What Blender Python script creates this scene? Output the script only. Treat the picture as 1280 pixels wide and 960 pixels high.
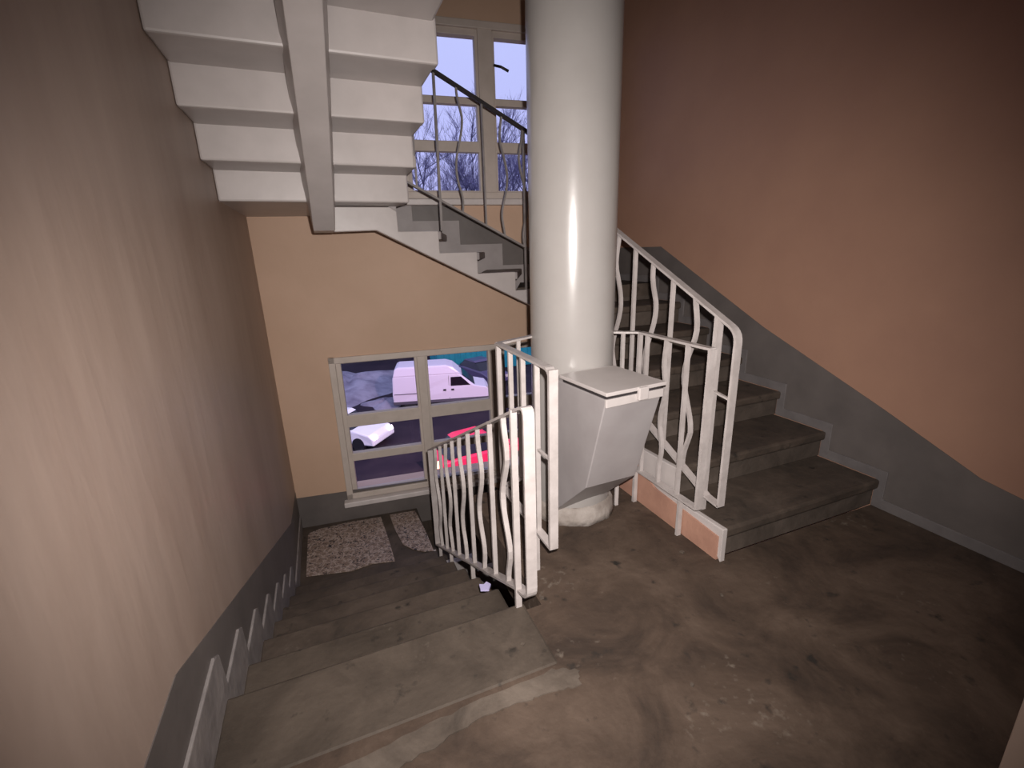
import bpy, bmesh, math, random
from mathutils import Vector, Matrix
for o in list(bpy.data.objects): bpy.data.objects.remove(o, do_unlink=True)
scene = bpy.context.scene
COL = scene.collection
random.seed(7)
R = math.radians

# ------------------------------------------------------------------ camera
EYE = 1.3463
yaw, pitch, roll, fpx = 0.3803, 0.2809, -0.0300, 577.68
cyw, syw, cp, sp = math.cos(yaw), math.sin(yaw), math.cos(pitch), math.sin(pitch)
fwd = Vector((syw*cp, cyw*cp, -sp)); rgt = Vector((cyw, -syw, 0)); upv = rgt.cross(fwd)
r2 = rgt*math.cos(roll) + upv*math.sin(roll); u2 = -rgt*math.sin(roll) + upv*math.cos(roll)
cd = bpy.data.cameras.new('camera'); cam = bpy.data.objects.new('camera', cd); COL.objects.link(cam)
cd.sensor_fit = 'HORIZONTAL'; cd.sensor_width = 36.0; cd.lens = fpx/1280*36.0; cd.clip_start = .02; cd.clip_end = 300
cam.matrix_world = Matrix(((r2.x, u2.x, -fwd.x, 0), (r2.y, u2.y, -fwd.y, 0), (r2.z, u2.z, -fwd.z, EYE), (0, 0, 0, 1)))
scene.camera = cam

# ------------------------------------------------------------------ sky (blue dusk), phone flash, exposure
w = bpy.data.worlds.new('dusk_sky'); scene.world = w; w.use_nodes = True
nt = w.node_tree; nt.nodes.clear()
wo = nt.nodes.new('ShaderNodeOutputWorld'); bg = nt.nodes.new('ShaderNodeBackground')
tc = nt.nodes.new('ShaderNodeTexCoord'); sx = nt.nodes.new('ShaderNodeSeparateXYZ'); rp = nt.nodes.new('ShaderNodeValToRGB')
nt.links.new(tc.outputs['Generated'], sx.inputs[0]); nt.links.new(sx.outputs['Z'], rp.inputs[0])
rp.color_ramp.elements[0].position = 0.0; rp.color_ramp.elements[0].color = (.52, .53, .90, 1)
rp.color_ramp.elements[1].position = 0.5; rp.color_ramp.elements[1].color = (.60, .68, 1.0, 1)
nt.links.new(rp.outputs[0], bg.inputs[0]); bg.inputs[1].default_value = 1.1
nt.links.new(bg.outputs[0], wo.inputs[0])
fl = bpy.data.lights.new('phone_flash', 'SPOT'); fl.energy = 310; fl.color = (1.0, .93, .89)
fl.spot_size = R(118); fl.spot_blend = 1.0; fl.shadow_soft_size = .012
flash = bpy.data.objects.new('phone_flash', fl); COL.objects.link(flash)
flash.location = Vector((0, 0, EYE)) + r2*.04 + u2*.07 + fwd*.02
aim = (fwd + r2*(-.02) + u2*(-.07)).normalized()
flash.rotation_euler = aim.to_track_quat('-Z', 'Y').to_euler()
yl = bpy.data.lights.new('yard_lamp', 'SPOT'); yl.energy = 9000; yl.color = (1.0, .66, .66); yl.shadow_soft_size = .3; yl.spot_size = R(80); yl.spot_blend = .8
yo_ = bpy.data.objects.new('yard_lamp', yl); COL.objects.link(yo_); yo_.location = (6.0, 8.0, 2.5); yo_.rotation_euler = Vector((0, 15, -9)).to_track_quat('-Z', 'Y').to_euler()
vs = scene.view_settings
vs.view_transform = 'Standard'; vs.look = 'None'; vs.exposure = 0.0; vs.gamma = 1.0; vs.use_curve_mapping = False

# ------------------------------------------------------------------ materials
MATS = {}
def mat(name, color, rough=.6, var=.0, scale=6.0, color2=None, bump=0.0, bscale=30.0, spec=.5, metal=0.0, emit=None, estr=0.0, lo=.35, hi=.65, stretch=None):
    if name in MATS: return MATS[name]
    m = bpy.data.materials.new(name); m.use_nodes = True; n = m.node_tree; b = n.nodes['Principled BSDF']
    b.inputs['Roughness'].default_value = rough; b.inputs['Metallic'].default_value = metal
    b.inputs['Specular IOR Level'].default_value = spec
    c1 = (*color, 1); c2 = (*(color2 if color2 else [max(0, x*(1-var)) for x in color]), 1)
    t = n.nodes.new('ShaderNodeTexCoord'); mp = n.nodes.new('ShaderNodeMapping'); n.links.new(t.outputs['Object'], mp.inputs[0])
    if stretch: mp.inputs['Scale'].default_value = stretch
    ns = n.nodes.new('ShaderNodeTexNoise'); ns.inputs['Scale'].default_value = scale; ns.inputs['Detail'].default_value = 6; ns.inputs['Roughness'].default_value = .6
    n.links.new(mp.outputs[0], ns.inputs['Vector'])
    cr = n.nodes.new('ShaderNodeValToRGB'); cr.color_ramp.elements[0].position = lo; cr.color_ramp.elements[1].position = hi
    cr.color_ramp.elements[0].color = c2; cr.color_ramp.elements[1].color = c1
    n.links.new(ns.outputs['Fac'], cr.inputs[0]); n.links.new(cr.outputs[0], b.inputs['Base Color'])
    if bump:
        n2 = n.nodes.new('ShaderNodeTexNoise'); n2.inputs['Scale'].default_value = bscale; n2.inputs['Detail'].default_value = 4
        n.links.new(mp.outputs[0], n2.inputs['Vector'])
        bp = n.nodes.new('ShaderNodeBump'); bp.inputs['Strength'].default_value = bump; bp.inputs['Distance'].default_value = .01
        n.links.new(n2.outputs['Fac'], bp.inputs['Height']); n.links.new(bp.outputs[0], b.inputs['Normal'])
    if emit: b.inputs['Emission Color'].default_value = (*emit, 1); b.inputs['Emission Strength'].default_value = estr
    MATS[name] = m; return m
def concrete(name, c_dark, c_mid, c_light, rough=.75, fleck=.0):
    m = bpy.data.materials.new(name); m.use_nodes = True; n = m.node_tree; b = n.nodes['Principled BSDF']; b.inputs['Roughness'].default_value = rough
    t = n.nodes.new('ShaderNodeTexCoord')
    a = n.nodes.new('ShaderNodeTexNoise'); a.inputs['Scale'].default_value = 3.2; a.inputs['Detail'].default_value = 9; a.inputs['Roughness'].default_value = .68; a.inputs['Distortion'].default_value = .6
    cr = n.nodes.new('ShaderNodeValToRGB'); e = cr.color_ramp.elements
    e[0].position = .34; e[0].color = (*c_dark, 1); e[1].position = .66; e[1].color = (*c_light, 1); x = e.new(.5); x.color = (*c_mid, 1)
    n.links.new(t.outputs['Object'], a.inputs['Vector']); n.links.new(a.outputs['Fac'], cr.inputs[0])
    last = cr.outputs[0]
    if fleck:
        v = n.nodes.new('ShaderNodeTexNoise'); v.inputs['Scale'].default_value = 34; v.inputs['Detail'].default_value = 8
        big = n.nodes.new('ShaderNodeTexNoise'); big.inputs['Scale'].default_value = 2.1; big.inputs['Detail'].default_value = 4
        n.links.new(t.outputs['Object'], v.inputs['Vector']); n.links.new(t.outputs['Object'], big.inputs['Vector'])
        mu = n.nodes.new('ShaderNodeMath'); mu.operation = 'MULTIPLY'; n.links.new(v.outputs['Fac'], mu.inputs[0]); n.links.new(big.outputs['Fac'], mu.inputs[1])
        r = n.nodes.new('ShaderNodeValToRGB'); r.color_ramp.elements[0].position = .355; r.color_ramp.elements[1].position = .46
        n.links.new(mu.outputs[0], r.inputs[0])
        f = n.nodes.new('ShaderNodeMath'); f.operation = 'MULTIPLY'; f.inputs[1].default_value = fleck; n.links.new(r.outputs[0], f.inputs[0])
        mx = n.nodes.new('ShaderNodeMixRGB'); mx.inputs[2].default_value = (.22, .185, .15, 1)
        n.links.new(f.outputs[0], mx.inputs[0]); n.links.new(last, mx.inputs[1]); last = mx.outputs[0]
        # dark grime spots
        v2 = n.nodes.new('ShaderNodeTexNoise'); v2.inputs['Scale'].default_value = 16; v2.inputs['Detail'].default_value = 4
        mp = n.nodes.new('ShaderNodeMapping'); mp.inputs['Location'].default_value = (3.1, 7.7, 1.3); n.links.new(t.outputs['Object'], mp.inputs[0]); n.links.new(mp.outputs[0], v2.inputs['Vector'])
        r = n.nodes.new('ShaderNodeValToRGB'); r.color_ramp.elements[0].position = .64; r.color_ramp.elements[1].position = .76
        n.links.new(v2.outputs['Fac'], r.inputs[0])
        mx = n.nodes.new('ShaderNodeMixRGB'); mx.inputs[2].default_value = (.018, .014, .011, 1)
        n.links.new(r.outputs[0], mx.inputs[0]); n.links.new(last, mx.inputs[1]); last = mx.outputs[0]
    n.links.new(last, b.inputs['Base Color'])
    n2 = n.nodes.new('ShaderNodeTexNoise'); n2.inputs['Scale'].default_value = 22; n2.inputs['Detail'].default_value = 7; n.links.new(t.outputs['Object'], n2.inputs['Vector'])
    bp = n.nodes.new('ShaderNodeBump'); bp.inputs['Strength'].default_value = .35; bp.inputs['Distance'].default_value = .012
    n.links.new(n2.outputs['Fac'], bp.inputs['Height']); n.links.new(bp.outputs[0], b.inputs['Normal'])
    return m
M_left = mat('peach_wall_paint_pale', (.41, .312, .258), rough=.5, scale=3.2, color2=(.335, .245, .198), bump=.35, bscale=9, stretch=(1, 1, .25))
M_wall = mat('peach_wall_paint', (.43, .245, .168), rough=.6, scale=1.6, color2=(.385, .215, .15), bump=.15, bscale=14)
M_ochre = mat('ochre_wall_paint', (.62, .425, .305), rough=.6, scale=1.6, color2=(.57, .385, .27), bump=.15, bscale=14)
M_pink = mat('pink_wall_paint', (.45, .25, .18), rough=.6, scale=7, color2=(.37, .20, .145), bump=.2)
M_band = mat('dark_grey_band_paint', (.150, .130, .122), rough=.5, scale=4, color2=(.118, .103, .097), bump=.2, bscale=12)
M_border = mat('light_grey_border_paint', (.30, .27, .26), rough=.55, scale=9, color2=(.20, .18, .175), bump=.25)
M_border2 = mat('mid_grey_border_paint', (.175, .158, .156), rough=.55, scale=9, color2=(.14, .126, .125), bump=.25)
M_white = mat('white_oil_paint', (.52, .475, .46), rough=.4, scale=5, color2=(.46, .42, .405), bump=.15, bscale=8)
M_rail = mat('white_rail_paint', (.49, .445, .43), rough=.35, scale=12, color2=(.40, .36, .345), bump=.3, bscale=25)
M_pipe = mat('white_chute_paint', (.355, .335, .32), rough=.24, scale=3, color2=(.325, .305, .29), bump=.10, bscale=5)
M_hop = mat('grey_white_hopper_paint', (.34, .315, .315), rough=.4, scale=4, color2=(.295, .27, .27), bump=.15, bscale=10)
M_mortar = mat('rough_white_mortar', (.38, .34, .31), rough=.8, scale=10, color2=(.24, .205, .18), bump=.6, bscale=30)
M_floor = concrete('dirty_brown_concrete', (.036, .023, .016), (.070, .046, .032), (.106, .073, .053), fleck=.45)
M_tread = concrete('dark_worn_tread_concrete', (.040, .030, .023), (.068, .050, .038), (.100, .075, .058), fleck=.25)
M_treadl = concrete('lower_tread_concrete', (.046, .034, .025), (.070, .053, .040), (.094, .072, .055), fleck=.3)
M_riser = concrete('grey_riser_concrete', (.055, .042, .033), (.085, .066, .053), (.115, .09, .074))
M_patch = concrete('pale_mortar_patch', (.045, .034, .026), (.095, .074, .058), (.15, .12, .096))
M_tgrey = mat('grey_painted_tread', (.36, .325, .32), rough=.55, scale=6, color2=(.30, .27, .265))
M_frame = mat('cream_window_paint', (.62, .54, .485), rough=.5, scale=8, color2=(.56, .485, .43), bump=.15)
M_sill = mat('white_sill_paint', (.70, .64, .62), rough=.4, scale=8, color2=(.6, .55, .53))
M_ceil = mat('whitewash_ceiling', (.42, .36, .32), rough=.8, scale=3, color2=(.36, .31, .27))
M_dark = mat('dark_bare_metal', (.035, .03, .033), rough=.5, scale=12, color2=(.025, .02, .02))
M_black = mat('black_rubber', (.012, .012, .014), rough=.6)
M_scrap = mat('white_paper', (.50, .46, .72), rough=.7)

gl = bpy.data.materials.new('window_glass'); gl.use_nodes = True; n = gl.node_tree; n.nodes.clear()
o_ = n.nodes.new('ShaderNodeOutputMaterial'); tr = n.nodes.new('ShaderNodeBsdfTransparent'); tr.inputs[0].default_value = (.93, .92, .98, 1)
gs = n.nodes.new('ShaderNodeBsdfGlossy'); gs.inputs['Roughness'].default_value = .03; fr = n.nodes.new('ShaderNodeFresnel'); fr.inputs[0].default_value = 1.25
mx = n.nodes.new('ShaderNodeMixShader'); n.links.new(fr.outputs[0], mx.inputs[0]); n.links.new(tr.outputs[0], mx.inputs[1]); n.links.new(gs.outputs[0], mx.inputs[2]); n.links.new(mx.outputs[0], o_.inputs[0])
M_glass = gl

# floral mat material
m = bpy.data.materials.new('floral_lino'); m.use_nodes = True; n = m.node_tree; b = n.nodes['Principled BSDF']; b.inputs['Roughness'].default_value = .6
t = n.nodes.new('ShaderNodeTexCoord')
v = n.nodes.new('ShaderNodeTexVoronoi'); v.inputs['Scale'].default_value = 17; v.feature = 'DISTANCE_TO_EDGE'
nz = n.nodes.new('ShaderNodeTexNoise'); nz.inputs['Scale'].default_value = 30; nz.inputs['Detail'].default_value = 3; nz.inputs['Distortion'].default_value = 1.6
n.links.new(t.outputs['Object'], nz.inputs['Vector'])
va = n.nodes.new('ShaderNodeVectorMath'); va.operation = 'MULTIPLY_ADD'; va.inputs[1].default_value = (.10, .10, .10)
n.links.new(nz.outputs['Color'], va.inputs[0]); n.links.new(t.outputs['Object'], va.inputs[2]); n.links.new(va.outputs[0], v.inputs['Vector'])
r1 = n.nodes.new('ShaderNodeValToRGB'); e = r1.color_ramp.elements; e[0].position = .02; e[0].color = (.50, .41, .37, 1); e[1].position = .14; e[1].color = (.25, .18, .145, 1)
n.links.new(v.outputs['Distance'], r1.inputs[0])
r2_ = n.nodes.new('ShaderNodeValToRGB'); e = r2_.color_ramp.elements; e[0].position = .56; e[0].color = (0, 0, 0, 1); e[1].position = .62; e[1].color = (1, 1, 1, 1)
n.links.new(nz.outputs['Fac'], r2_.inputs[0])
mx = n.nodes.new('ShaderNodeMixRGB'); mx.inputs[2].default_value = (.035, .028, .035, 1)
n.links.new(r2_.outputs[0], mx.inputs[0]); n.links.new(r1.outputs[0], mx.inputs[1]); n.links.new(mx.outputs[0], b.inputs['Base Color'])
M_mat = m

# ------------------------------------------------------------------ mesh helpers
def finish(name, bm, mt, parent=None, base=None, kind=None, bevel=0, smooth=False):
    bmesh.ops.recalc_face_normals(bm, faces=bm.faces)
    me = bpy.data.meshes.new(name); bm.to_mesh(me); bm.free()
    if smooth:
        for p in me.polygons: p.use_smooth = len(p.vertices) <= 4
    me.materials.append(mt)
    o = bpy.data.objects.new(name, me); COL.objects.link(o)
    if parent is not None:
        o.parent = parent
        if parent.parent is None: o.matrix_parent_inverse = Matrix.Translation(-parent.location)
    if kind: o['kind'] = kind
    if bevel:
        bv = o.modifiers.new('bevel', 'BEVEL'); bv.width = bevel; bv.segments = 2; bv.limit_method = 'ANGLE'; bv.angle_limit = R(40)
    return o
def box(bm, x0, x1, y0, y1, z0, z1, X=None):
    vs_ = [bm.verts.new(Vector(p)) for p in ((x0,y0,z0),(x1,y0,z0),(x1,y1,z0),(x0,y1,z0),(x0,y0,z1),(x1,y0,z1),(x1,y1,z1),(x0,y1,z1))]
    if X:
        for q in vs_: q.co = X(q.co)
    for f in ((3,2,1,0),(4,5,6,7),(0,1,5,4),(1,2,6,5),(2,3,7,6),(3,0,4,7)): bm.faces.new([vs_[i] for i in f])
    return vs_
def prism(bm, pts, axis, a, b, X=None):
    """polygon pts (2-D) extruded along axis from a to b; axis x: pts=(y,z); y: pts=(x,z); z: pts=(x,y)"""
    def P(p, t): return Vector((t, p[0], p[1])) if axis == 'x' else Vector((p[0], t, p[1])) if axis == 'y' else Vector((p[0], p[1], t))
    A = [bm.verts.new(P(p, a)) for p in pts]; B = [bm.verts.new(P(p, b)) for p in pts]
    if X:
        for q in A+B: q.co = X(q.co)
    k = len(pts)
    fa = bm.faces.new(A[::-1]); fb = bm.faces.new(B)
    for i in range(k): bm.faces.new([A[i], A[(i+1) % k], B[(i+1) % k], B[i]])
    fa.normal_update(); fb.normal_update()
    bmesh.ops.triangulate(bm, faces=[f for f in (fa, fb) if len(f.verts) > 4])
def sweep(bm, pts, wdir, w, d):
    """rectangular section w (along wdir) x d (perpendicular) swept along a polyline"""
    pts = [Vector(p) for p in pts]; wd = Vector(wdir).normalized(); rings = []
    for i, p in enumerate(pts):
        tg = (pts[min(i+1, len(pts)-1)] - pts[max(i-1, 0)]).normalized()
        dd = tg.cross(wd).normalized(); ww = dd.cross(tg).normalized()
        # mitre
        s = 1.0
        if 0 < i < len(pts)-1:
            c = max(-1, min(1, (pts[i+1]-p).normalized().dot((p-pts[i-1]).normalized()))); s = 1/max(.5, math.cos(math.acos(c)/2))
        rings.append([bm.verts.new(p + ww*(a*w/2) + dd*(b_*d/2*s)) for a, b_ in ((-1,-1),(1,-1),(1,1),(-1,1))])
    for a, b_ in zip(rings, rings[1:]):
        for i in range(4): bm.faces.new([a[i], a[(i+1) % 4], b_[(i+1) % 4], b_[i]])
    bm.faces.new(rings[0][::-1]); bm.faces.new(rings[-1])
def tube(bm, pts, rad, seg=6):
    pts = [Vector(p) for p in pts]; rs = rad if isinstance(rad, (list, tuple)) else [rad]*len(pts); rings = []
    for i, p in enumerate(pts):
        tg = (pts[min(i+1, len(pts)-1)] - pts[max(i-1, 0)]).normalized()
        a = tg.orthogonal().normalized(); c = tg.cross(a)
        rings.append([bm.verts.new(p + (a*math.cos(2*math.pi*k/seg) + c*math.sin(2*math.pi*k/seg))*rs[i]) for k in range(seg)])
    for a, c in zip(rings, rings[1:]):
        for k in range(seg): bm.faces.new([a[k], a[(k+1) % seg], c[(k+1) % seg], c[k]])
    bm.faces.new(rings[0][::-1]); bm.faces.new(rings[-1])
def lathe(bm, prof, cx, cy, seg=64):
    rings = []
    for r_, z in prof: rings.append([bm.verts.new((cx + r_*math.cos(2*math.pi*k/seg), cy + r_*math.sin(2*math.pi*k/seg), z)) for k in range(seg)])
    for a, c in zip(rings, rings[1:]):
        for k in range(seg): bm.faces.new([a[k], a[(k+1) % seg], c[(k+1) % seg], c[k]])
    bm.faces.new(rings[0][::-1]); bm.faces.new(rings[-1])
def thing(name, label, cat, loc=(0,0,0), group=None, kind=None):
    o = bpy.data.objects.new(name, None); COL.objects.link(o); o.location = loc; o.empty_display_size = .1
    if label: o['label'] = label
    if cat: o['category'] = cat
    if group: o['group'] = group
    if kind: o['kind'] = kind
    return o
def tag(o, label, cat, group=None):
    o['label'] = label; o['category'] = cat
    if group: o['group'] = group
    return o
def bm_(): return bmesh.new()
def pbox(name, mt, parent, *a, bevel=0, kind=None, X=None):
    b = bm_(); box(b, *a, X=X); return finish(name, b, mt, parent, bevel=bevel, kind=kind)
def pprism(name, mt, parent, pts, axis, a, b_, bevel=0, kind=None, X=None):
    b = bm_(); prism(b, pts, axis, a, b_, X); return finish(name, b, mt, parent, bevel=bevel, kind=kind)

# ------------------------------------------------------------------ dimensions read off the photograph
XL, XR = -.455, 2.55            # side walls
H = .155                        # riser
YN, GL = 1.400, .297            # nosing of the left flight, its going
XI = .585                       # inner side of the left flights
Y0, GR = 1.307, .3066           # first riser of the right flight, its going
XRI = 1.495                     # inner side of the right flights
ZLO = -7*H                      # lower landing
ang = math.atan(-.10); cu, su = math.cos(ang), math.sin(ang)
def BW(p):                      # back wall frame: s along the wall, d outwards, z up
    return Vector((p[0]*cu - p[1]*su, 4.218 + p[0]*su + p[1]*cu, p[2]))
def yb(x): return 4.218 - .10*x

# ------------------------------------------------------------------ setting
pbox('wall_left', M_left, None, XL-.25, XL, -1.3, 4.6, -3.0, 4.7, kind='structure')
pbox('wall_right', M_wall, None, XR, XR+.25, -1.3, 4.4, -3.0, 4.7, kind='structure')
# back wall with two window openings
S0, S1 = -.02, 2.255; LZ0, LZ1, UZ0, UZ1 = -.865, .50, 1.785, 3.10
b = bm_()
for s0, s1, z0, z1 in ((-.9, S0, -3, 4.7), (S1, 3.2, -3, 4.7), (S0, S1, -3, LZ0), (S0, S1, LZ1, UZ0), (S0, S1, UZ1, 4.7)):
    box(b, s0, s1, 0, .34, z0, z1, X=BW)
finish('wall_back', b, M_ochre, kind='structure')
pbox('wall_front', M_wall, None, XL-.25, XR+.25, -1.3, -1.05, -3.0, 4.7, kind='structure')
pbox('wall_front', M_left, None, 1.308, XR+.05, .04, .31, -.2, 2.75, kind='structure', bevel=.004)
pbox('ceiling', M_ceil, None, XL-.25, XR+.25, -1.3, 4.6, 4.55, 4.75, kind='structure')
# landings
b = bm_()
box(b, XL-.02, XRI, -1.2, YN-.03, -.22, 0); box(b, XRI, XR+.02, -1.2, Y0, -.22, 0); box(b, .645, XRI, YN-.03, 2.30, -.22, 0)
fl_ = finish('floor', b, M_floor, kind='structure')
pbox('ceiling', M_ceil, None, XL-.02, XR+.02, -1.2, 1.285, 2.50, 2.70, kind='structure')
b = bm_(); y6 = YN + 6*GL
prism(b, [(XL-.02, y6-.0), (.60, y6), (.60, yb(.6)+.02), (XL-.02, yb(XL)+.02)], 'z', ZLO-.2, ZLO)
finish('floor', b, M_tread, kind='structure')
b = bm_(); prism(b, [(1.62, 3.18), (XR+.02, 3.18), (XR+.02, yb(XR)+.02), (1.62, yb(1.62)+.02)], 'z', -1.86, -1.70)
finish('floor', b, M_tread, kind='structure')
pbox('floor', M_tread, None, XL-.2, XR+.2, -1.2, 4.4, -3.0, -2.78, kind='structure')
b = bm_(); prism(b, [(1.75, 3.147), (XR+.02, 3.147), (XR+.02, yb(XR)+.02), (1.74, yb(1.74)+.02), (1.45, 3.45), (1.75, 3.45)], 'z', .96, 1.06)
finish('floor', b, M_tread, kind='structure')
b = bm_(); prism(b, [(XL-.02, 3.15), (XI, 3.15), (.55, 3.45), (.545, yb(.545)+.02), (XL-.02, yb(XL)+.02)], 'z', 1.655, 1.73)
finish('floor', b, M_white, kind='structure')

# loose pale mortar along the joint of the landing and the flight going down
def blob(name, mt, parent, pts, z0, z1):
    out = []
    for i, p in enumerate(pts):
        q = pts[(i+1) % len(pts)]
        for k in range(6):
            f = k/6; x = p[0]+(q[0]-p[0])*f; y = p[1]+(q[1]-p[1])*f
            out.append((x+random.uniform(-.008, .008), y+random.uniform(-.006, .006)))
    b = bm_(); prism(b, out, 'z', z0, z1); return finish(name, b, mt, parent, kind='structure')
blob('mortar_patch', M_patch, fl_, [(-.10, .96), (.05, .985), (.16, 1.005), (.27, 1.028), (.42, 1.022), (.52, 1.015), (.60, .995), (.635, 1.05), (.55, 1.088), (.30, 1.084), (.09, 1.066), (-.12, 1.05)], -.01, .004)

# ------------------------------------------------------------------ painted bands (skirtings)
b = bm_(); prism(b, [(-1.04, .0), (-1.04, .368), (1.15, .368), (3.632, -.665), (4.27, -.715), (4.27, ZLO), (y6, ZLO)] + [p for k in range(6, 0, -1) for p in ((YN+k*GL-.0, -(k-0)*H-0.0), (YN+(k-1)*GL, -k*H), )] + [(YN, 0)], 'x', XL-.01, XL+.003)
finish('baseboard_left', b, M_band, kind='structure')
lo = [(-1.04, 0), (YN, 0)]; up = [(-1.04, .185), (YN-.01, .185), (YN+.03, .16)]
for k in range(1, 7):
    lo += [(YN+(k-1)*GL, -k*H), (YN+k*GL, -k*H)]; up += [(YN+(k-1)*GL+.045, .185-k*H), (YN+k*GL-.01, .185-k*H), (YN+k*GL+.03, .16-k*H)]
lo += [(YN+6*GL, ZLO), (4.26, ZLO)]; up += [(YN+6*GL+.045, ZLO+.15), (4.26, ZLO+.13)]
b = bm_(); prism(b, lo + up[::-1], 'x', XL-.01, XL+.012)
finish('trim_1', b, M_border, kind='structure', bevel=.004)
# right wall
stepR = [(-1.04, 0), (Y0, 0)]
for k in range(1, 8): stepR += [(Y0+(k-1)*GR, k*H if k < 7 else 1.06)] + ([(Y0+k*GR, k*H)] if k < 7 else [])
stepR += [(4.0, 1.06)]
b = bm_(); prism(b, stepR + [(4.0, 1.345), (3.10, 1.343), (2.083, .838), (1.336, .523), (.918, .335), (.72, .295), (-1.04, .285)], 'x', XR-.003, XR+.01)
finish('baseboard_right', b, M_band, kind='structure')
upR = [(-1.04, .055), (Y0-.05, .055)]
for k in range(1, 7): upR += [(Y0+(k-1)*GR-.05, k*H+.055), (Y0+k*GR-.05, k*H+.055)]
upR += [(Y0+6*GR-.05, 1.115), (4.0, 1.115)]
b = bm_(); prism(b, stepR + upR[::-1], 'x', XR-.009, XR+.01)
finish('trim_2', b, M_border2, kind='structure', bevel=.003)
# back wall: low band, and stepped band beside the upper middle flight
b = bm_(); prism(b, [(-.46, ZLO), (.60, ZLO), (.60, -1.7), (2.6, -1.7), (2.6, -1.35), (1.95, -1.30), (1.05, -.80), (-.46, -.775)], 'y', -.004, .01, X=BW)
finish('baseboard_back', b, M_band, kind='structure')
upb = [(.545, 1.80), (.80, 1.80), (.80, 1.61), (1.195, 1.61), (1.195, 1.41), (1.575, 1.41), (1.575, 1.222), (1.96, 1.222), (1.96, 1.15), (2.56, 1.15)]
b = bm_(); prism(b, upb[1:] + [(2.56, 1.345), (1.88, 1.345), (1.70, 1.43), (.98, 1.80)], 'y', -.004, .01, X=BW)
finish('baseboard_back', b, M_band, kind='structure')
b = bm_(); prism(b, [(.66, 1.49), (.86, 1.385), (1.80, .95), (2.56, .95)] + [(2.56, 1.15)] + upb[:-1][::-1][:-1] + [(.66, 1.80)], 'y', -.014, .01, X=BW)
finish('trim_3', b, M_tgrey, kind='structure', bevel=.003)

# ------------------------------------------------------------------ windows
def window(nm, z0, z1, rows, label):
    e = thing(nm, None, None, (0, 4.218, z0), kind='structure')
    fr_ = bm_()
    fw = .055
    box(fr_, S0, S0+fw, -.02, .10, z0, z1, X=BW); box(fr_, S1-fw, S1, -.02, .10, z0, z1, X=BW)
    box(fr_, S0, S1, -.02, .10, z1-fw, z1, X=BW); box(fr_, S0, S1, -.02, .10, z0, z0+fw, X=BW)
    finish('frame', fr_, M_frame, e, bevel=.006, kind='structure')
    cols = [(.075, .712), (.828, 1.405), (1.565, 2.19)]
    for a, c in ((.712+.02, .828-.02), (1.405+.02, 1.565-.02)):
        pbox('mullion', M_frame, e, a, c, -.012, .10, z0+.03, z1-.03, bevel=.005, kind='structure', X=BW)
    for (a, c) in cols:
        sh = bm_()
        for x0, x1 in ((a-.045, a+.002), (c-.002, c+.045)): box(sh, x0, x1, .012, .078, z0+.03, z1-.03, X=BW)
        sash = finish('sash', sh, M_frame, e, bevel=.005, kind='structure')
        for (l, h_) in rows:
            q = bm_(); box(q, a-.001, c+.001, .062, .066, l-.004, h_+.004, X=BW)
            finish('pane', q, M_glass, sash, kind='structure')
        edges = [z0+.03] + [v_ for r_ in rows[::-1] for v_ in r_] + [z1-.03]
        for i in range(0, len(edges), 2):
            pbox('glazing_bar', M_frame, sash, a-.01, c+.01, .008, .076, edges[i], edges[i+1], bevel=.005, kind='structure', X=BW)
    pbox('sill', M_sill, e, S0-.03, S1+.03, -.075, .06, z0-.055, z0-.005, bevel=.008, kind='structure', X=BW)
    return e
window('window_1', LZ0, LZ1, [(-.045, .437), (-.42, -.16), (-.80, -.495)], '')
w2 = window('window_2', UZ0, UZ1, [(2.565, 3.00), (2.237, 2.512), (1.853, 2.155)], '')
b = bm_(); sweep(b, [BW((1.553, -.012, 2.80)), BW((1.60, -.06, 2.775)), BW((1.66, -.07, 2.745))], (0, 0, 1), .018, .012)
finish('handle', b, M_dark, w2, kind='structure')

# ------------------------------------------------------------------ stair flights
# 1 lower left flight, going down beside the left wall
st = thing('stair_flight', 'worn brown concrete flight going down along the left wall to the floor mats', 'stairs', (.06, YN, 0))
pbox('nosing', M_treadl, st, XL+.002, XI, YN-.30, YN+.012, -.06, .003, bevel=.012)
for k in range(1, 7):
    y = YN + (k-1)*GL
    pbox('riser', M_riser, st, XL+.002, XI-.012, y-.06, y-.008, -k*H-.02, -(k-1)*H-.055)
    if k < 7: pbox('tread', M_treadl if k < 2 else M_tread, st, XL+.002, XI, y-.05, y+GL+.012, -k*H-.055, -k*H, bevel=.012)
pp = []
for k in range(1, 7): pp += [(YN+(k-1)*GL-.03, -(k-1)*H-.06), (YN+(k-1)*GL-.03, -k*H-.05)]
pp += [(YN+6*GL+.03, -6*H-.06), (YN+6*GL+.03, ZLO-.19), (YN-.03, -.36)]
pprism('stringer', M_white, st, pp, 'x', XI-.10, XI-.004)
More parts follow.
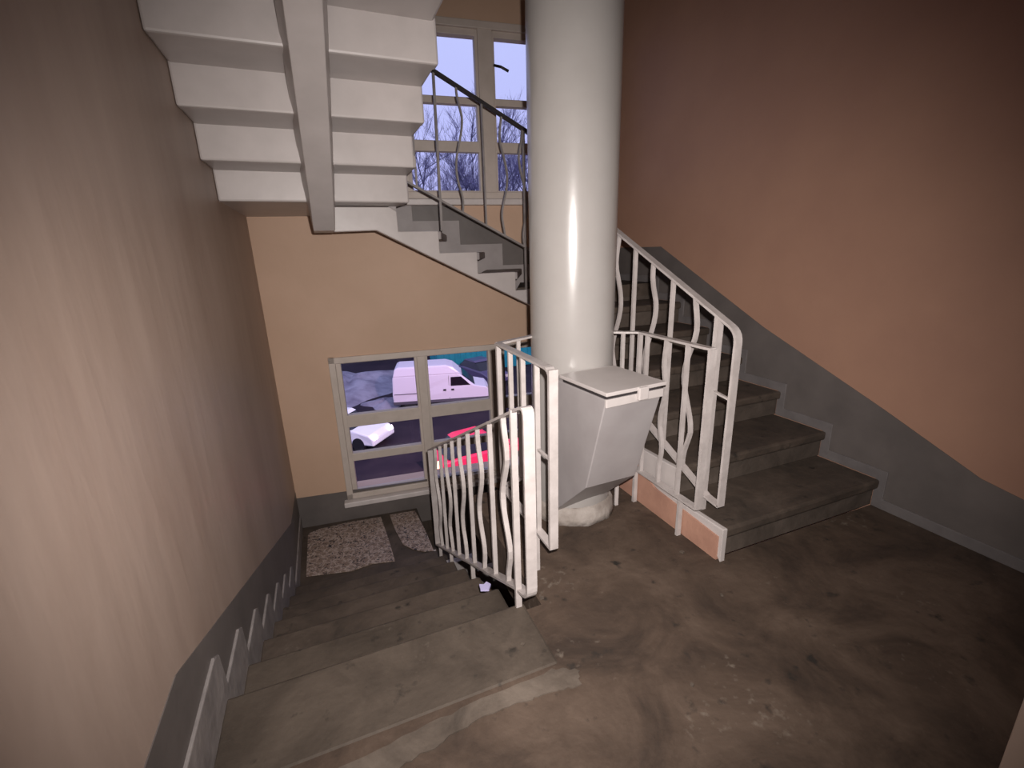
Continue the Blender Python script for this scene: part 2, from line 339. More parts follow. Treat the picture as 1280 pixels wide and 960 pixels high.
# 2 lower middle flight
st = thing('stair_flight', 'short concrete flight dropping to the right under the lower window', 'stairs', (1.1, 3.8, ZLO-.3))
for k in range(1, 4):
    x0 = .60 + (k-1)*.34; z = ZLO - k*H
    pprism('tread', M_tread, st, [(x0, 3.40), (x0+.355, 3.40), (x0+.355, yb(x0+.35)-.006), (x0, yb(x0)-.006)], 'z', z-.05, z, bevel=.01)
    pprism('riser', M_riser, st, [(x0-.04, 3.42), (x0, 3.42), (x0, yb(x0)-.01), (x0-.04, yb(x0)-.01)], 'z', z-.02, z+H-.05)
pprism('stringer', M_white, st, [(.60, ZLO-.0), (.62, ZLO-.0), (.62, ZLO-H+.02), (.96, ZLO-H+.02), (.96, ZLO-2*H+.02), (1.30, ZLO-2*H+.02), (1.30, ZLO-3*H+.02), (1.62, ZLO-3*H+.02), (1.62, -1.86), (.60, ZLO-.24)], 'y', 3.36, 3.42)
# 3 upper right flight
st = thing('stair_flight', 'dark worn concrete flight climbing along the right wall', 'stairs', (2.0, Y0, 0))
for k in range(1, 7):
    y = Y0 + (k-1)*GR; z = k*H
    pbox('tread', M_tread, st, XRI, XR-.003, y-.022, y+GR+.02, z-.05, z, bevel=.012)
    pbox('riser', M_riser, st, XRI+.01, XR-.003, y+.004, y+.05, z-H+.002, z-.048)
pbox('riser', M_riser, st, XRI+.01, XR-.003, Y0+6*GR+.004, Y0+6*GR+.05, 6*H, 1.06)
pp = []
for k in range(1, 7): pp += [(Y0+(k-1)*GR-.028, (k-1)*H-(0.0 if k > 1 else 0)), (Y0+(k-1)*GR-.028, k*H+.006)]
pp += [(Y0+6*GR-.02, 6*H+.006), (Y0+6*GR-.02, .70), (Y0+.99, .155), (Y0+.45, .155), (Y0+.0, .03), (Y0-.028, .0)]
pprism('stringer', M_white, st, pp, 'x', XRI-.022, XRI+.004, bevel=.004)
pprism('side_panel', M_pink, st, [(Y0-.01, .002), (Y0-.01, .118), (Y0+.42, .145), (2.28, .40), (2.28, .002)], 'x', XRI-.030, XRI-.003)
# 4 upper middle flight: stepped white stringer, winding treads
st = thing('stair_flight', 'short flight with stepped white side crossing under the upper window', 'stairs', (1.1, 3.8, 1.06))
YS = 3.36
pprism('stringer', M_white, st, [(.13, 1.495), (.40, 1.502), (1.75, .81), (1.75, 1.05), (1.40, 1.05), (1.40, 1.19), (1.10, 1.19), (1.10, 1.345), (.822, 1.345), (.822, 1.495), (.545, 1.495), (.545, 1.625), (.50, 1.65), (.13, 1.65)], 'y', YS, YS+.07, bevel=.006)
for (xa, xb, xc, xd, z) in ((.545, .822, .775, 1.07, 1.492), (.822, 1.10, 1.07, 1.40, 1.342), (1.10, 1.40, 1.40, 1.74, 1.187)):
    pprism('tread', M_tgrey, st, [(xa, YS+.01), (xb+.02, YS+.01), (xd, yb(xd)-.02), (xc, yb(xc)-.02)], 'z', z-.055, z, bevel=.008)
for (xa, xc, z0, z1) in ((.545, .62, 1.49, 1.66), (.822, .90, 1.34, 1.445), (1.10, 1.19, 1.185, 1.295), (1.40, 1.50, 1.06, 1.14)):
    pprism('riser', M_tgrey, st, [(xa-.05, YS+.02), (xa, YS+.02), (xc, yb(xc)-.02), (xc-.05, yb(xc)-.02)], 'z', z0, z1)
# 5 flight overhead, seen from below
st = thing('stair_flight', 'white painted stepped underside of the flight overhead with its middle beam', 'stairs', (.06, 3.1, 1.655))
ZO = 1.654
for i in range(6):
    y = 3.106 - .297*i; z = ZO + H*i
    bb = bm_(); box(bb, XL+.002, XI+random.uniform(-.008, .012), y, y+.07, z-.002, z+H+.02); finish('riser', bb, M_white, st, bevel=.010)
    bb = bm_(); box(bb, XL+.002, XI+random.uniform(-.004, .016), y-.297+.01, y+.066, z+H, z+H+.065); finish('tread', bb, M_white, st, bevel=.012)
b = bm_(); ring = []
for (y, zb_, zt_) in ((3.39, 1.492, 1.66), (3.10, 1.492, 1.76), (1.30, 1.492+1.80*.522, 2.585)):
    f = min(1, (3.39-y)/.29)
    ring.append([b.verts.new(p) for p in ((.008, y, zb_), (.128, y, zb_), (.128+.030*f, y, zt_), (.008-.026*f, y, zt_))])
for a_, c_ in zip(ring, ring[1:]):
    for k in range(4): b.faces.new([a_[k], a_[(k+1) % 4], c_[(k+1) % 4], c_[k]])
b.faces.new(ring[0][::-1]); b.faces.new(ring[-1])
finish('beam', b, M_white, st, bevel=.004)

# ------------------------------------------------------------------ garbage chute
CX, CY, PR = 1.127, 1.998, .204
ch = thing('garbage_chute', 'thick glossy white round pipe standing through the stairwell', 'pipe', (CX, CY, 0))
b = bm_(); lathe(b, [(PR, -.2), (PR, -.195), (PR, 4.535), (PR, 4.54)], CX, CY, 72); finish('pipe', b, M_pipe, ch, smooth=True)
b = bm_(); lathe(b, [(PR+.034, .0), (PR+.022, .03), (PR+.014, .07), (PR+.001, .085)], CX, CY, 48)
for v_ in b.verts: v_.co += Vector((random.uniform(-.005, .005), random.uniform(-.005, .005), random.uniform(-.004, .004) if v_.co.z > .01 else 0))
finish('base_collar', b, M_mortar, ch, smooth=True)
# hopper: lid corners L, F, R, B at z .80
a5 = R(5); hx = Vector((math.cos(a5), math.sin(a5), 0)); hy = Vector((-math.sin(a5), math.cos(a5), 0)); Fp = Vector((.973, 1.451, 0))
def HP(u, v_, z): return Fp + hx*u + hy*v_ + Vector((0, 0, z))
HW, HD = .296, .335
b = bm_()
T = [HP(0, 0, .775), HP(HW, 0, .775), HP(HW, HD+.05, .775), HP(0, HD+.05, .775)]
Mi = [HP(.002, .125, .335), HP(HW-.012, .125, .325), HP(HW-.012, .42, .05), HP(.002, .42, .05)]
Va = [b.verts.new(p) for p in T]; Vb = [b.verts.new(p) for p in Mi]
b.faces.new(Va); b.faces.new(Vb[::-1])
for i in range(4): b.faces.new([Va[i], Va[(i+1) % 4], Vb[(i+1) % 4], Vb[i]])
hp = finish('hopper', b, M_hop, ch, bevel=.004)
pbox('lid_gap_shade', M_dark, hp, .006, HW-.006, .004, HD-.02, .774, .793, X=lambda p: HP(p[0], p[1], p[2]))  # dark slab painting the shade in the open gap under the lid
def HX(p): return HP(p[0], p[1], p[2])
lid = pbox('lid', M_white, hp, -.008, HW+.008, -.012, HD-.01, .792, .808, bevel=.003, X=HX); lid['label'] = 'hinged flat lid with chipped edge'
pbox('rim', M_white, hp, -.001, HW+.001, -.004, .010, .742, .777, bevel=.003, X=HX)
pbox('latch', M_white, hp, .150, .200, -.022, -.004, .752, .806, bevel=.004, X=HX)
b = bm_(); tube(b, [HP(.02, HD-.01, .80), HP(.276, HD-.01, .80)], .009, 10); finish('hinge', b, M_white, hp)
b = bm_(); box(b, 1.325, 1.345, 1.86, 1.875, .0, .12); finish('stub_leg', b, M_white, ch, bevel=.003)

# ------------------------------------------------------------------ railings
def wavy(base, top, wd, amp, n_=22, phase=0, pow_=1.0, waves=1.35):
    base, top = Vector(base), Vector(top); out = []
    side = Vector(wd)
    for i in range(n_+1):
        f = i/n_; env = min(1, 4.5*min(f, 1-f))
        out.append(base + (top-base)*f + side*(amp*env*math.sin(2*math.pi*waves*f + phase)))
    return out
def rsoft(pts, k, n_=5):
    """round the corner at index k of a polyline"""
    p = [Vector(q) for q in pts]; a, c, d = p[k-1], p[k], p[k+1]
    r_ = .045; A = c + (a-c).normalized()*r_; D = c + (d-c).normalized()*r_
    arc = [(A*(1-t)*(1-t) + c*2*t*(1-t) + D*t*t) for t in [i/n_ for i in range(n_+1)]]
    return p[:k] + arc + p[k+1:]
def dupl(o, dx):
    c = o.copy(); COL.objects.link(c); c.location = o.location + Vector(dx); return c

# A: panel beside the flight going down
RX = .570
t = thing('stair_railing', 'white metal railing with wavy bars descending beside the flight on the left', 'railing', (RX, YN, 0))
sl = .500
def top(y): return .822 - sl*(y-1.396)
def bot(y): return .100 - sl*1.04*(y-1.365)
b = bm_(); sweep(b, rsoft(rsoft([(RX, 1.42, bot(1.42)), (RX, 1.292, .118), (RX, 1.292, .865), (RX, 3.02, top(3.02))], 2), 1), (1, 0, 0), .040, .010)
finish('handrail', b, M_rail, t)
b = bm_(); sweep(b, [(RX, 1.42, bot(1.42)), (RX, 3.02, bot(3.02))], (1, 0, 0), .040, .010); finish('bottom_bar', b, M_rail, t)
b = bm_(); sweep(b, [(RX, 3.02, bot(3.02)), (RX, 3.02, top(3.02))], (1, 0, 0), .040, .012); finish('end_post', b, M_rail, t)
ys = [1.530, 1.695, 1.865, 2.035, 2.20, 2.37, 2.535, 2.70, 2.86]
s0 = w0 = None
for i, y in enumerate(ys):
    if i % 2 == 0:
        b = bm_(); sweep(b, wavy((RX, y, bot(y)), (RX, y, top(y)), (0, 1, 0), .034, waves=1.55, phase=2.9+i*.5), (1, 0, 0), .020, .013); finish('wavy_baluster', b, M_rail, t)
    else:
        b = bm_(); sweep(b, [(RX, y, bot(y)), (RX, y, top(y))], (1, 0, 0), .020, .013); finish('baluster', b, M_rail, t)
def tz(y):
    k = math.floor((y-YN)/GL)+1
    return 0 if y < YN+.012 else -k*H
b = bm_(); sweep(b, [(RX-.012, 1.396, 0.001), (RX-.012, 1.396, top(1.396))], (1, 0, 0), .024, .014); finish('post', b, M_rail, t)
for y in (2.085, 2.60, 2.95):
    b = bm_(); sweep(b, [(RX, y, tz(y)), (RX, y, bot(y))], (1, 0, 0), .022, .014); finish('leg', b, M_rail, t)

# B, C: the two guards on the landing, left and right of the chute
def guard(label, X, far, sgn, ynear, end, n_, leg_ys, dx):
    t = thing('landing_guard', label, 'railing', (X, ynear, 0))
    zt, zb = .938, .205
    b = bm_(); sweep(b, rsoft([(X, ynear, zb), (X, ynear, zt), (X, far, zt)], 1) if sgn < 0 else [(X, ynear, zt), (X, far, zt)], (1, 0, 0), .034, .010); finish('top_bar', b, M_rail, t)
    b = bm_(); sweep(b, [(X-sgn*.0, far, zt), (end[0], end[1], zt)], (0, 0, 1), .010, .030); finish('top_bar', b, M_rail, t)
    b = bm_(); sweep(b, [(X, ynear, zb), (X, far, zb)], (1, 0, 0), .034, .010); finish('bottom_bar', b, M_rail, t)
    b = bm_(); sweep(b, [(X, far, zb), (end[0], end[1], zb)], (0, 0, 1), .010, .030); finish('bottom_bar', b, M_rail, t)
    b = bm_(); sweep(b, [(X, ynear, zb), (X, ynear, zt)], (1, 0, 0), .036, .014); finish('end_post', b, M_rail, t)
    for i in range(n_):
        y = ynear + dx*(i+1)
        wv = i % 2 == 1
        b = bm_(); sweep(b, wavy((X, y, zb), (X, y, zt), (0, 1, 0), .012, waves=2.4, phase=i) if wv and sgn > 0 else [(X, y, zb), (X, y, zt)], (1, 0, 0), .020, .013); finish('wavy_baluster' if wv and sgn > 0 else 'baluster', b, M_rail, t)
    b = bm_(); sweep(b, [(X, far, zb), (X, far, zt)], (1, 0, 0), .022, .016); finish('corner_post', b, M_rail, t)
    v_ = Vector((end[0]-X, end[1]-far, 0))
    b = bm_(); sweep(b, [(X+v_.x*.55, far+v_.y*.55, zb), (X+v_.x*.55, far+v_.y*.55, zt)], (1, 0, 0), .018, .013); finish('baluster', b, M_rail, t)
    for y in leg_ys:
        b = bm_(); sweep(b, [(X+.004*sgn, y, 0.001), (X+.004*sgn, y, zb)], (1, 0, 0), .022, .015); finish('leg', b, M_rail, t)
    return t
gB = guard('short white metal guard left of the white pipe on the landing', .722, 1.965, -1, 1.415, (.945, 2.06), 3, (1.565, 1.955), .135)
b = bm_(); sweep(b, [(.722, 1.415, .58), (.722, 1.55, .58)], (1, 0, 0), .012, .008); finish('tie_bar', b, M_rail, gB)
guard('white metal guard right of the hopper beside the first steps', 1.442, 1.868, 1, 1.400, (1.318, 1.955), 3, (1.515, 1.858), .137)

# D: railing of the right flight
t = thing('stair_railing', 'white sloping railing with wavy bars climbing beside the right flight', 'railing', (1.525, 1.37, H))
X = 1.522
def topD(y): return 1.035 + .492*(y-1.411)
def botD(y): return .255 + .47*(y-1.47)
b = bm_(); sweep(b, rsoft([(X, 1.352, .225), (X, 1.352, 1.008), (X, 3.06, topD(3.06))], 1), (1, 0, 0), .036, .011); finish('handrail', b, M_rail, t)
b = bm_(); sweep(b, [(X, 1.352, .225), (X, 1.43, .235), (X, 3.06, botD(3.06))], (1, 0, 0), .036, .011); finish('bottom_bar', b, M_rail, t)
b = bm_(); sweep(b, [(X, 1.352, .72), (X, 1.455, .735)], (1, 0, 0), .014, .009); finish('tie_bar', b, M_rail, t)
b = bm_(); sweep(b, [(X, 1.458, H), (X, 1.458, topD(1.458))], (1, 0, 0), .034, .020); finish('post', b, M_rail, t)
yy = [1.600+.147*i for i in range(10)]
for i, y in enumerate(yy):
    if i % 2 == 0:
        b = bm_(); sweep(b, wavy((X, y, botD(y)), (X, y, topD(y)), (0, 1, 0), .034, waves=1.5, phase=2.6+i*.8), (1, 0, 0), .020, .013); finish('wavy_baluster', b, M_rail, t)
    else:
        b = bm_(); sweep(b, [(X, y, botD(y)), (X, y, topD(y))], (1, 0, 0), .020, .013); finish('baluster', b, M_rail, t)
for k in (3, 5):
    y = Y0+(k-1)*GR+.15; b = bm_(); sweep(b, [(X, y, k*H), (X, y, botD(y))], (1, 0, 0), .02, .014); finish('leg', b, M_rail, t)

# E: railing of the upper middle flight
t = thing('stair_railing', 'thin dark topped railing in front of the upper window', 'railing', (1.1, 3.38, 1.2))
Y = YS+.03
def topE(x): return 2.48-.482*(x-.883)
def botE(x): return 1.755-.514*(x-.745)
b = bm_(); sweep(b, [(.50, Y, topE(.50)), (1.62, Y, topE(1.62))], (0, 1, 0), .030, .022); o = finish('handrail', b, M_dark, t); o['label'] = 'dark bare handrail'
b = bm_(); sweep(b, [(.62, Y, botE(.62)), (1.62, Y, botE(1.62))], (0, 1, 0), .032, .014); finish('bottom_bar', b, M_border, t)
for i, x in enumerate((.70, 1.015, 1.19, 1.335, 1.49)):
    if i != 2 and i != 0:
        b = bm_(); sweep(b, wavy((x, Y, botE(x)), (x, Y, topE(x)), (1, 0, 0), .030, waves=1.25, phase=.9+i), (0, 1, 0), .018, .012); finish('wavy_baluster', b, M_border, t)
    else:
        b = bm_(); sweep(b, [(x, Y, botE(x)), (x, Y, topE(x))], (0, 1, 0), .016, .012); finish('baluster', b, M_border, t)
b = bm_(); sweep(b, [(.852, Y, 1.495), (.866, Y, topE(.866))], (0, 1, 0), .020, .016); finish('post', b, M_border, t)
b = bm_(); sweep(b, [(1.50, Y, 1.05), (1.50, Y, topE(1.50))], (0, 1, 0), .020, .016); finish('post', b, M_border, t)

# ------------------------------------------------------------------ mats on the lower landing, litter
def matobj(label, pts):
    b = bm_(); prism(b, pts, 'z', ZLO+.001, ZLO+.009); return tag(finish('floor_mat', b, M_mat), label, 'mat')
matobj('wide brown floral mat on the lower landing under the window', [(-.40, 3.50), (-.06, 3.42), (.10, 3.445), (.275, 3.40), (.27, 3.70), (.252, 4.13), (-.05, 4.165), (-.30, 4.16), (-.395, 4.12)])
matobj('narrow floral mat strip with pointed end beside the wide mat', [(.375, 3.60), (.44, 3.50), (.52, 3.425), (.60, 3.405), (.595, 3.75), (.575, 4.10), (.335, 4.13), (.345, 3.85)])
b = bm_(); prism(b, [(.50, 1.715), (.535, 1.70), (.555, 1.73), (.542, 1.755), (.525, 1.742), (.505, 1.752)], 'z', -H+.001, -H+.012)
tag(finish('paper_scrap', b, M_scrap), 'small crumpled white scrap on the step beside the railing foot', 'litter')
b = bm_()
prism(b, [(-.012, -.008), (.010, -.010), (.014, .006), (-.004, .011)], 'z', 0, .006)
chip = finish('plaster_chip', b, M_patch)
spots = [(.66, 1.40, 'pale plaster crumb beside the foot of the left landing guard'), (1.32, 1.12, 'pale plaster crumb on the open floor before the hopper'), (.50, 1.22, 'pale plaster crumb on the edge of the flight below the railing foot'), (.93, .86, 'pale plaster crumb nearest the camera on the brown floor'), (1.37, 1.40, 'pale plaster crumb beside the pink panel of the right flight')]
for i, (x, y, lb) in enumerate(spots):
    c = chip if i == 0 else chip.copy()
    if i: COL.objects.link(c)
    c.location = (x, y, .0005); c.rotation_euler = (0, 0, i*1.3); sc = (.7, .5, .6, .55, .8)[i]; c.scale = (sc, sc, 1)
    tag(c, lb, 'litter', 'plaster crumbs on the landing')

# ------------------------------------------------------------------ outside: yard at dusk, seven metres down
GZ = -7.0
M_asph = mat('wet_dark_asphalt', (.040, .027, .036), rough=.85, spec=.15, scale=.35, color2=(.018, .012, .022), bump=.2, bscale=3)
M_snow = mat('grey_snow', (.34, .32, .38), rough=.9, scale=.9, color2=(.16, .14, .19), bump=.5, bscale=4)
M_van = mat('white_van_paint', (.86, .78, .86), rough=.3)
M_vanlow = mat('grey_plastic', (.10, .09, .11), rough=.6)
M_cwhite = mat('white_car_paint', (.85, .86, .90), rough=.25)
M_red = mat('red_car_paint', (.75, .03, .10), rough=.3)
M_cdark = mat('dark_purple_car_paint', (.10, .08, .16), rough=.3)
M_cg = mat('dark_car_glass', (.012, .010, .016), rough=.15)
M_teal = mat('teal_painted_steel', (.02, .36, .40), rough=.5, scale=2, color2=(.015, .27, .33))
M_lamp = mat('lit_headlamp', (.9, .8, .8), emit=(1.0, .80, .85), estr=6)
M_tail = mat('lit_tail_lamp', (.9, .4, .2), emit=(1.0, .45, .25), estr=4)
M_bark = mat('hazed_tree_bark', (.15, .135, .21), rough=.9, scale=4, color2=(.11, .10, .16))  # bluish bark, with distance haze mixed into its colour
M_twig = mat('hazed_twig_bark', (.24, .22, .34), rough=.9, scale=4, color2=(.19, .17, .28))  # twigs paler and bluer still, haze painted into the colour
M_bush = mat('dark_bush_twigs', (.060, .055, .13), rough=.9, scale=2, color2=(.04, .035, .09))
pbox('ground', M_asph, None, -60, 90, 6, 130, GZ-.5, GZ, kind='structure')
def heap(label, cx, cy, rx, ry, h_, seed):
    rn = random.Random(seed); b = bm_(); nr, na = 7, 28; rings = []
    ph = [rn.uniform(0, 6.28) for _ in range(4)]
    for i in range(nr):
        f = i/(nr-1); ring = []
        for k in range(na):
            a = 2*math.pi*k/na; rr = f*(1+.18*math.sin(3*a+ph[0])+.12*math.sin(5*a+ph[1]))
            z = h_*(1-f*f)*(1+.3*math.sin(4*a+ph[2]+3*f)) * (1 if f < 1 else 0)
            ring.append(b.verts.new((cx+rx*rr*math.cos(a), cy+ry*rr*math.sin(a), GZ+max(0, z)+.005)))
        rings.append(ring)
    bmesh.ops.remove_doubles(b, verts=rings[0], dist=1)
    b.verts.ensure_lookup_table()
    c = b.verts[0]
    rings = rings[1:]
    for k in range(na):
        try: b.faces.new([c, rings[0][k], rings[0][(k+1) % na]])
        except Exception: pass
    for a_, c_ in zip(rings, rings[1:]):
        for k in range(na): b.faces.new([a_[k], a_[(k+1) % na], c_[(k+1) % na], c_[k]])
    o = finish('snow_heap', b, M_snow, smooth=True); return tag(o, label, 'snow')
heap('wide grey snow bank on the yard left of the white van', 1.0, 31.5, 3.6, 4.4, .55, 1)
heap('low dirty snow patch between the snow bank and the van', 2.6, 26.6, 1.1, 1.2, .20, 2)
heap('thin snow patch close below the lower window', 3.0, 15.2, 2.6, 1.5, .12, 3)

def wheel(parent, x, y, r_, wdt=.2):
    b = bm_(); N = 20
    for rr, d0, d1 in ((r_, -wdt/2, wdt/2),):
        A = [b.verts.new((x+rr*math.cos(6.2832*k/N), y+d0, GZ+r_+rr*math.sin(6.2832*k/N))) for k in range(N)]
        B = [b.verts.new((x+rr*math.cos(6.2832*k/N), y+d1, GZ+r_+rr*math.sin(6.2832*k/N))) for k in range(N)]
        b.faces.new(A[::-1]); b.faces.new(B)
        for k in range(N): b.faces.new([A[k], A[(k+1) % N], B[(k+1) % N], B[k]])
    return finish('wheel', b, M_black, parent)
def body(name, mt, parent, prof, wdt, tumble, zsplit, bevel=.06):
    """side profile (x,z) lofted across the width; the part above zsplit leans in"""
    b = bm_()
    L_ = [b.verts.new((p[0], -wdt/2 + (tumble if p[1] > zsplit else 0), GZ+p[1])) for p in prof]
    R_ = [b.verts.new((p[0], wdt/2 - (tumble if p[1] > zsplit else 0), GZ+p[1])) for p in prof]
    k = len(prof); fa = b.faces.new(L_[::-1]); fb = b.faces.new(R_)
    for i in range(k): b.faces.new([L_[i], L_[(i+1) % k], R_[(i+1) % k], R_[i]])
    fa.normal_update(); fb.normal_update(); bmesh.ops.triangulate(b, faces=[fa, fb])
    return finish(name, b, mt, parent, bevel=bevel)
def slab(name, mt, parent, quad, th=.015):
    """thin plate from four 3-D corners, thickness both ways"""
    q = [Vector(p) for p in quad]; nrm = (q[1]-q[0]).cross(q[2]-q[0]).normalized()*th
    b = bm_(); A = [b.verts.new(p-nrm) for p in q]; B = [b.verts.new(p+nrm) for p in q]; k = len(q)
    b.faces.new(A[::-1]); b.faces.new(B)
    for i in range(k): b.faces.new([A[i], A[(i+1) % k], B[(i+1) % k], B[i]])
    return finish(name, b, mt, parent)
def place(root, x, y, deg):
    root.location = (x, y, GZ); root.rotation_euler = (0, 0, R(deg))
def vehicle(name, label, cat):
    e = thing(name, label, cat, (0, 0, GZ)); return e
# van, nose to the right
V = vehicle('van', 'white high roofed delivery van parked in the yard beyond the snow', 'van')
W_ = 1.98
body('body', M_van, V, [(-2.65, .35), (-2.68, .9), (-2.62, 2.05), (-2.50, 2.12), (.98, 2.12), (1.15, 1.98), (1.85, 1.30), (2.52, 1.12), (2.70, .85), (2.70, .38)], W_, .07, 1.35)
body('roof', M_van, V, [(-2.60, 2.04), (-2.48, 2.58), (-2.30, 2.66), (.30, 2.66), (.70, 2.52), (1.12, 2.06)], W_-.10, .10, 2.3, bevel=.08)
s_ = -W_/2
slab('side_window', M_cg, V, [(.52, s_+.030, GZ+1.34), (1.62, s_+.005, GZ+1.34), (1.12, s_+.066, GZ+1.90), (.55, s_+.066, GZ+1.90)])
slab('windscreen', M_cg, V, [(1.86, -.80, GZ+1.32), (1.86, .80, GZ+1.32), (1.20, .78, GZ+1.98), (1.20, -.78, GZ+1.98)], .02)
slab('sill_moulding', M_vanlow, V, [(-2.66, s_, GZ+.34), (2.66, s_, GZ+.34), (2.66, s_, GZ+.52), (-2.66, s_, GZ+.52)])
slab('door_seam', M_vanlow, V, [(.42, s_+.004, GZ+.5), (.44, s_+.004, GZ+.5), (.44, s_+.064, GZ+2.0), (.42, s_+.064, GZ+2.0)], .008)
slab('side_moulding', M_vanlow, V, [(-2.6, s_, GZ+.98), (-1.3, s_, GZ+.98), (-1.3, s_, GZ+1.02), (-2.6, s_, GZ+1.02)], .012)
for x in (.18, .62):
    slab('door_handle', M_black, V, [(x-.08, s_-.01, GZ+1.06), (x+.08, s_-.01, GZ+1.06), (x+.08, s_-.01, GZ+1.16), (x-.08, s_-.01, GZ+1.16)], .02)
slab('headlamp', M_frame, V, [(2.66, -.92, GZ+.82), (2.66, -.60, GZ+.82), (2.56, -.60, GZ+1.08), (2.56, -.92, GZ+1.08)], .05)
for x in (-1.75, 1.80):
    for y in (-.88, .88): wheel(V, x, y, .34)
place(V, 5.75, 25.35, -14); V.scale = (1, 1, .89)
# cars
def car(label, mt, lamps):
    e = vehicle('car', label, 'car'); w_ = 1.72
    body('body', mt, e, [(-2.05, .28), (-2.10, .55), (-2.02, .86), (-1.2, .93), (.95, .92), (1.80, .78), (2.05, .60), (2.08, .30)], w_, .05, .8, bevel=.07)
    body('cabin', M_cg, e, [(-1.75, .90), (-1.15, 1.36), (.10, 1.40), (.95, .90)], w_-.22, .12, 1.2, bevel=.05)
    body('roof', mt, e, [(-1.20, 1.345), (-1.0, 1.43), (.02, 1.46), (.24, 1.36)], w_-.40, .03, 1.4, bevel=.02)
    for x in (-1.30, 1.28):
        for y in (-.78, .78): wheel(e, x, y, .31, .18)
    for y in (-.62, .62):
        if lamps == 'head': slab('headlamp', M_lamp, e, [(2.045, y-.15, GZ+.56), (2.045, y+.15, GZ+.56), (1.99, y+.15, GZ+.72), (1.99, y-.15, GZ+.72)], .03)
        if lamps == 'tail': slab('tail_lamp', M_tail, e, [(-2.09, y-.17, GZ+.56), (-2.09, y+.17, GZ+.56), (-2.05, y+.17, GZ+.86), (-2.05, y-.17, GZ+.86)], .03)
        if lamps == 'off': slab('headlamp', M_frame, e, [(2.045, y-.15, GZ+.56), (2.045, y+.15, GZ+.56), (1.99, y+.15, GZ+.72), (1.99, y-.15, GZ+.72)], .03)
    return e
c1 = car('white car with lit headlamps nosing in at the left of the lower window', M_cwhite, 'head'); place(c1, .22, 21.55, -40)
c2 = car('red car with a lit tail lamp parked below the white van', M_red, 'tail'); place(c2, 5.2, 16.5, 8)
c3 = car('dark purple car parked behind the nose of the van', M_cdark, 'off'); place(c3, 9.3, 28.6, -75)
# teal container
tc_ = thing('container', 'teal steel container standing behind the white van', 'container', (12, 32.4, GZ))
pbox('shell', M_teal, tc_, 6.9, 17.0, 31.2, 33.6, GZ+.02, GZ+2.7)
for k in range(25):
    x = 7.0+k*.4; pbox('rib', M_teal, tc_, x, x+.16, 31.16, 31.22, GZ+.12, GZ+2.6)

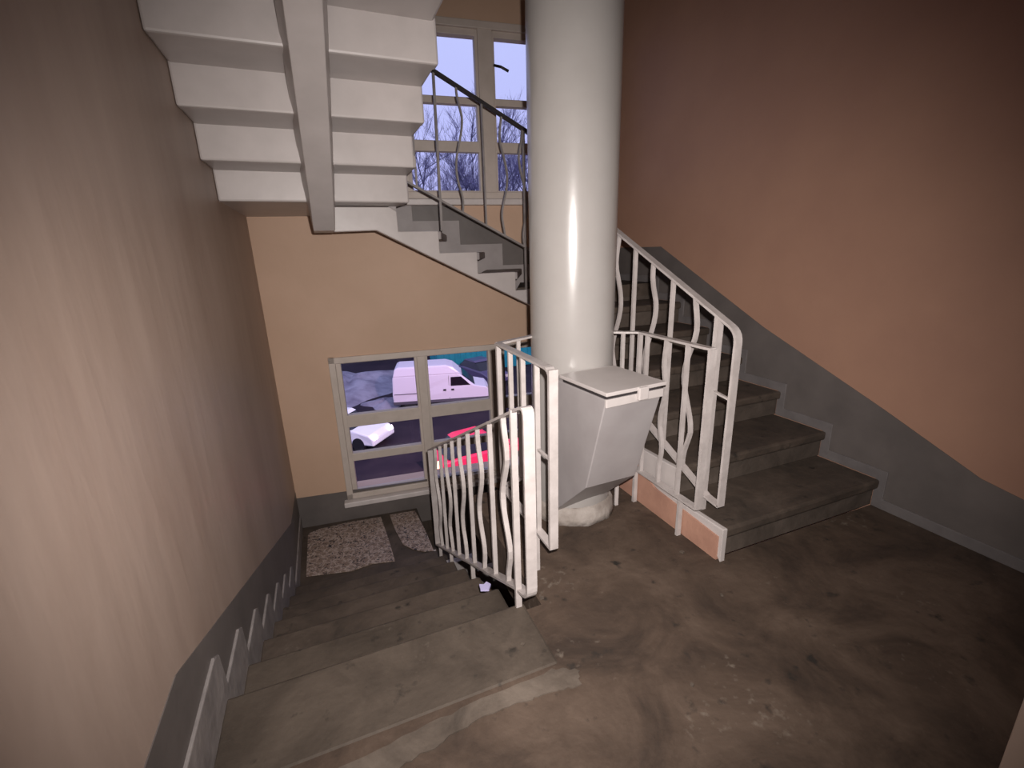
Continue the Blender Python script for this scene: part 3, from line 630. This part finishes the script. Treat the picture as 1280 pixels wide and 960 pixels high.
# bare trees and a hedge at the far side of the yard
def tree(label, x, y, h_, seed, group=None, dense=5):
    rn = random.Random(seed); base = Vector((x, y, GZ)); e = thing('bare_tree', label, 'tree', base, group)
    tb, bb, wb = bm_(), bm_(), bm_()
    pts = [base.copy()]; d = Vector((0, 0, 1))
    for i in range(6):
        d = (d + Vector((rn.uniform(-.12, .12), rn.uniform(-.12, .12), 0))).normalized(); pts.append(pts[-1]+d*h_/6*.9)
    r0 = h_*.0095
    tube(tb, pts, [r0*(1-.14*i) for i in range(7)], 7)
    def grow(p, d, ln, r_, lev):
        q = [p]; dd = d.copy()
        for i in range(3):
            dd = (dd + Vector((rn.uniform(-.25, .25), rn.uniform(-.25, .25), rn.uniform(-.05, .22)))).normalized(); q.append(q[-1]+dd*ln/3)
        tube(bb if lev < 2 else wb, q, [r_, r_*.8, r_*.6, r_*.35], 4 if lev < 2 else 3)
        if lev < 3:
            for j in range(dense if lev else dense+1):
                f = rn.uniform(.25, 1); k = min(2, int(f*3)); pp_ = q[k]+(q[k+1]-q[k])*(f*3-k)
                nd = (dd + Vector((rn.uniform(-.9, .9), rn.uniform(-.9, .9), rn.uniform(-.3, .7)))).normalized()
                grow(pp_, nd, ln*rn.uniform(.45, .65), max(.010, r_*.52), lev+1)
    for i in range(9):
        f = .28+.72*i/9; k = min(5, int(f*6)); p = pts[k]+(pts[k+1]-pts[k])*(f*6-k)
        a = i*2.4+rn.uniform(-.4, .4); d = Vector((math.cos(a), math.sin(a), rn.uniform(.5, 1.1))).normalized()
        grow(p, d, h_*rn.uniform(.22, .34)*(1.25-f*.6), r0*.5*(1.2-f*.6), 0)
    finish('trunk', tb, M_bark, e); finish('branches', bb, M_bark, e, kind='stuff'); finish('twigs', wb, M_twig, e, kind='stuff')
    return e
TL = [(9.8, 46, 19), (12.6, 49, 18), (15.0, 46, 20.5), (18.2, 47, 21), (6.5, 50, 17), (21.5, 50, 19), (3.2, 48, 18), (25, 47, 20), (14, 53, 20)]
TL = sorted(TL, key=lambda q: q[0]/q[1])
ORD = ('leftmost', 'second from left', 'third from left', 'fourth from left', 'middle', 'fourth from right', 'third from right', 'second from right', 'rightmost')
for i, (x, y, h_) in enumerate(TL):
    tree('bare leafless tree beyond the yard, ' + ORD[i] + ' of the row of nine', x, y, h_, 20+i, 'bare trees beyond the yard', dense=6)
def bush(x, y, r_, h_, seed, place_):
    rn = random.Random(seed); b = bm_()
    for i in range(700):
        a = rn.uniform(0, 6.283); rr = r_*math.sqrt(rn.random()); p = Vector((x+rr*math.cos(a)*.5, y+rr*math.sin(a)*.5, GZ))
        hh = h_*rn.uniform(.5, 1)*(1.05-.5*rr/r_); q = Vector((x+rr*math.cos(a), y+rr*math.sin(a), GZ+hh))
        mid = p.lerp(q, .5)+Vector((rn.uniform(-.4, .4), rn.uniform(-.4, .4), 0)); tube(b, [p, mid, q], [.06, .045, .02], 3)
        for j in range(3):
            s = mid.lerp(q, rn.random()); tube(b, [s, s+Vector((rn.uniform(-.9, .9), rn.uniform(-.9, .9), rn.uniform(.1, .9)))], [.03, .012], 3)
    return tag(finish('thicket', b, M_bush), 'dark leafless thicket under the bare trees, ' + place_ + ' of nine', 'bush', 'thickets beyond the yard')
for i in range(9): bush(3.4+i*2.45, 44.5+random.uniform(-1, 1), 2.5, random.uniform(9.6, 12.4), 60+i, ORD[i])
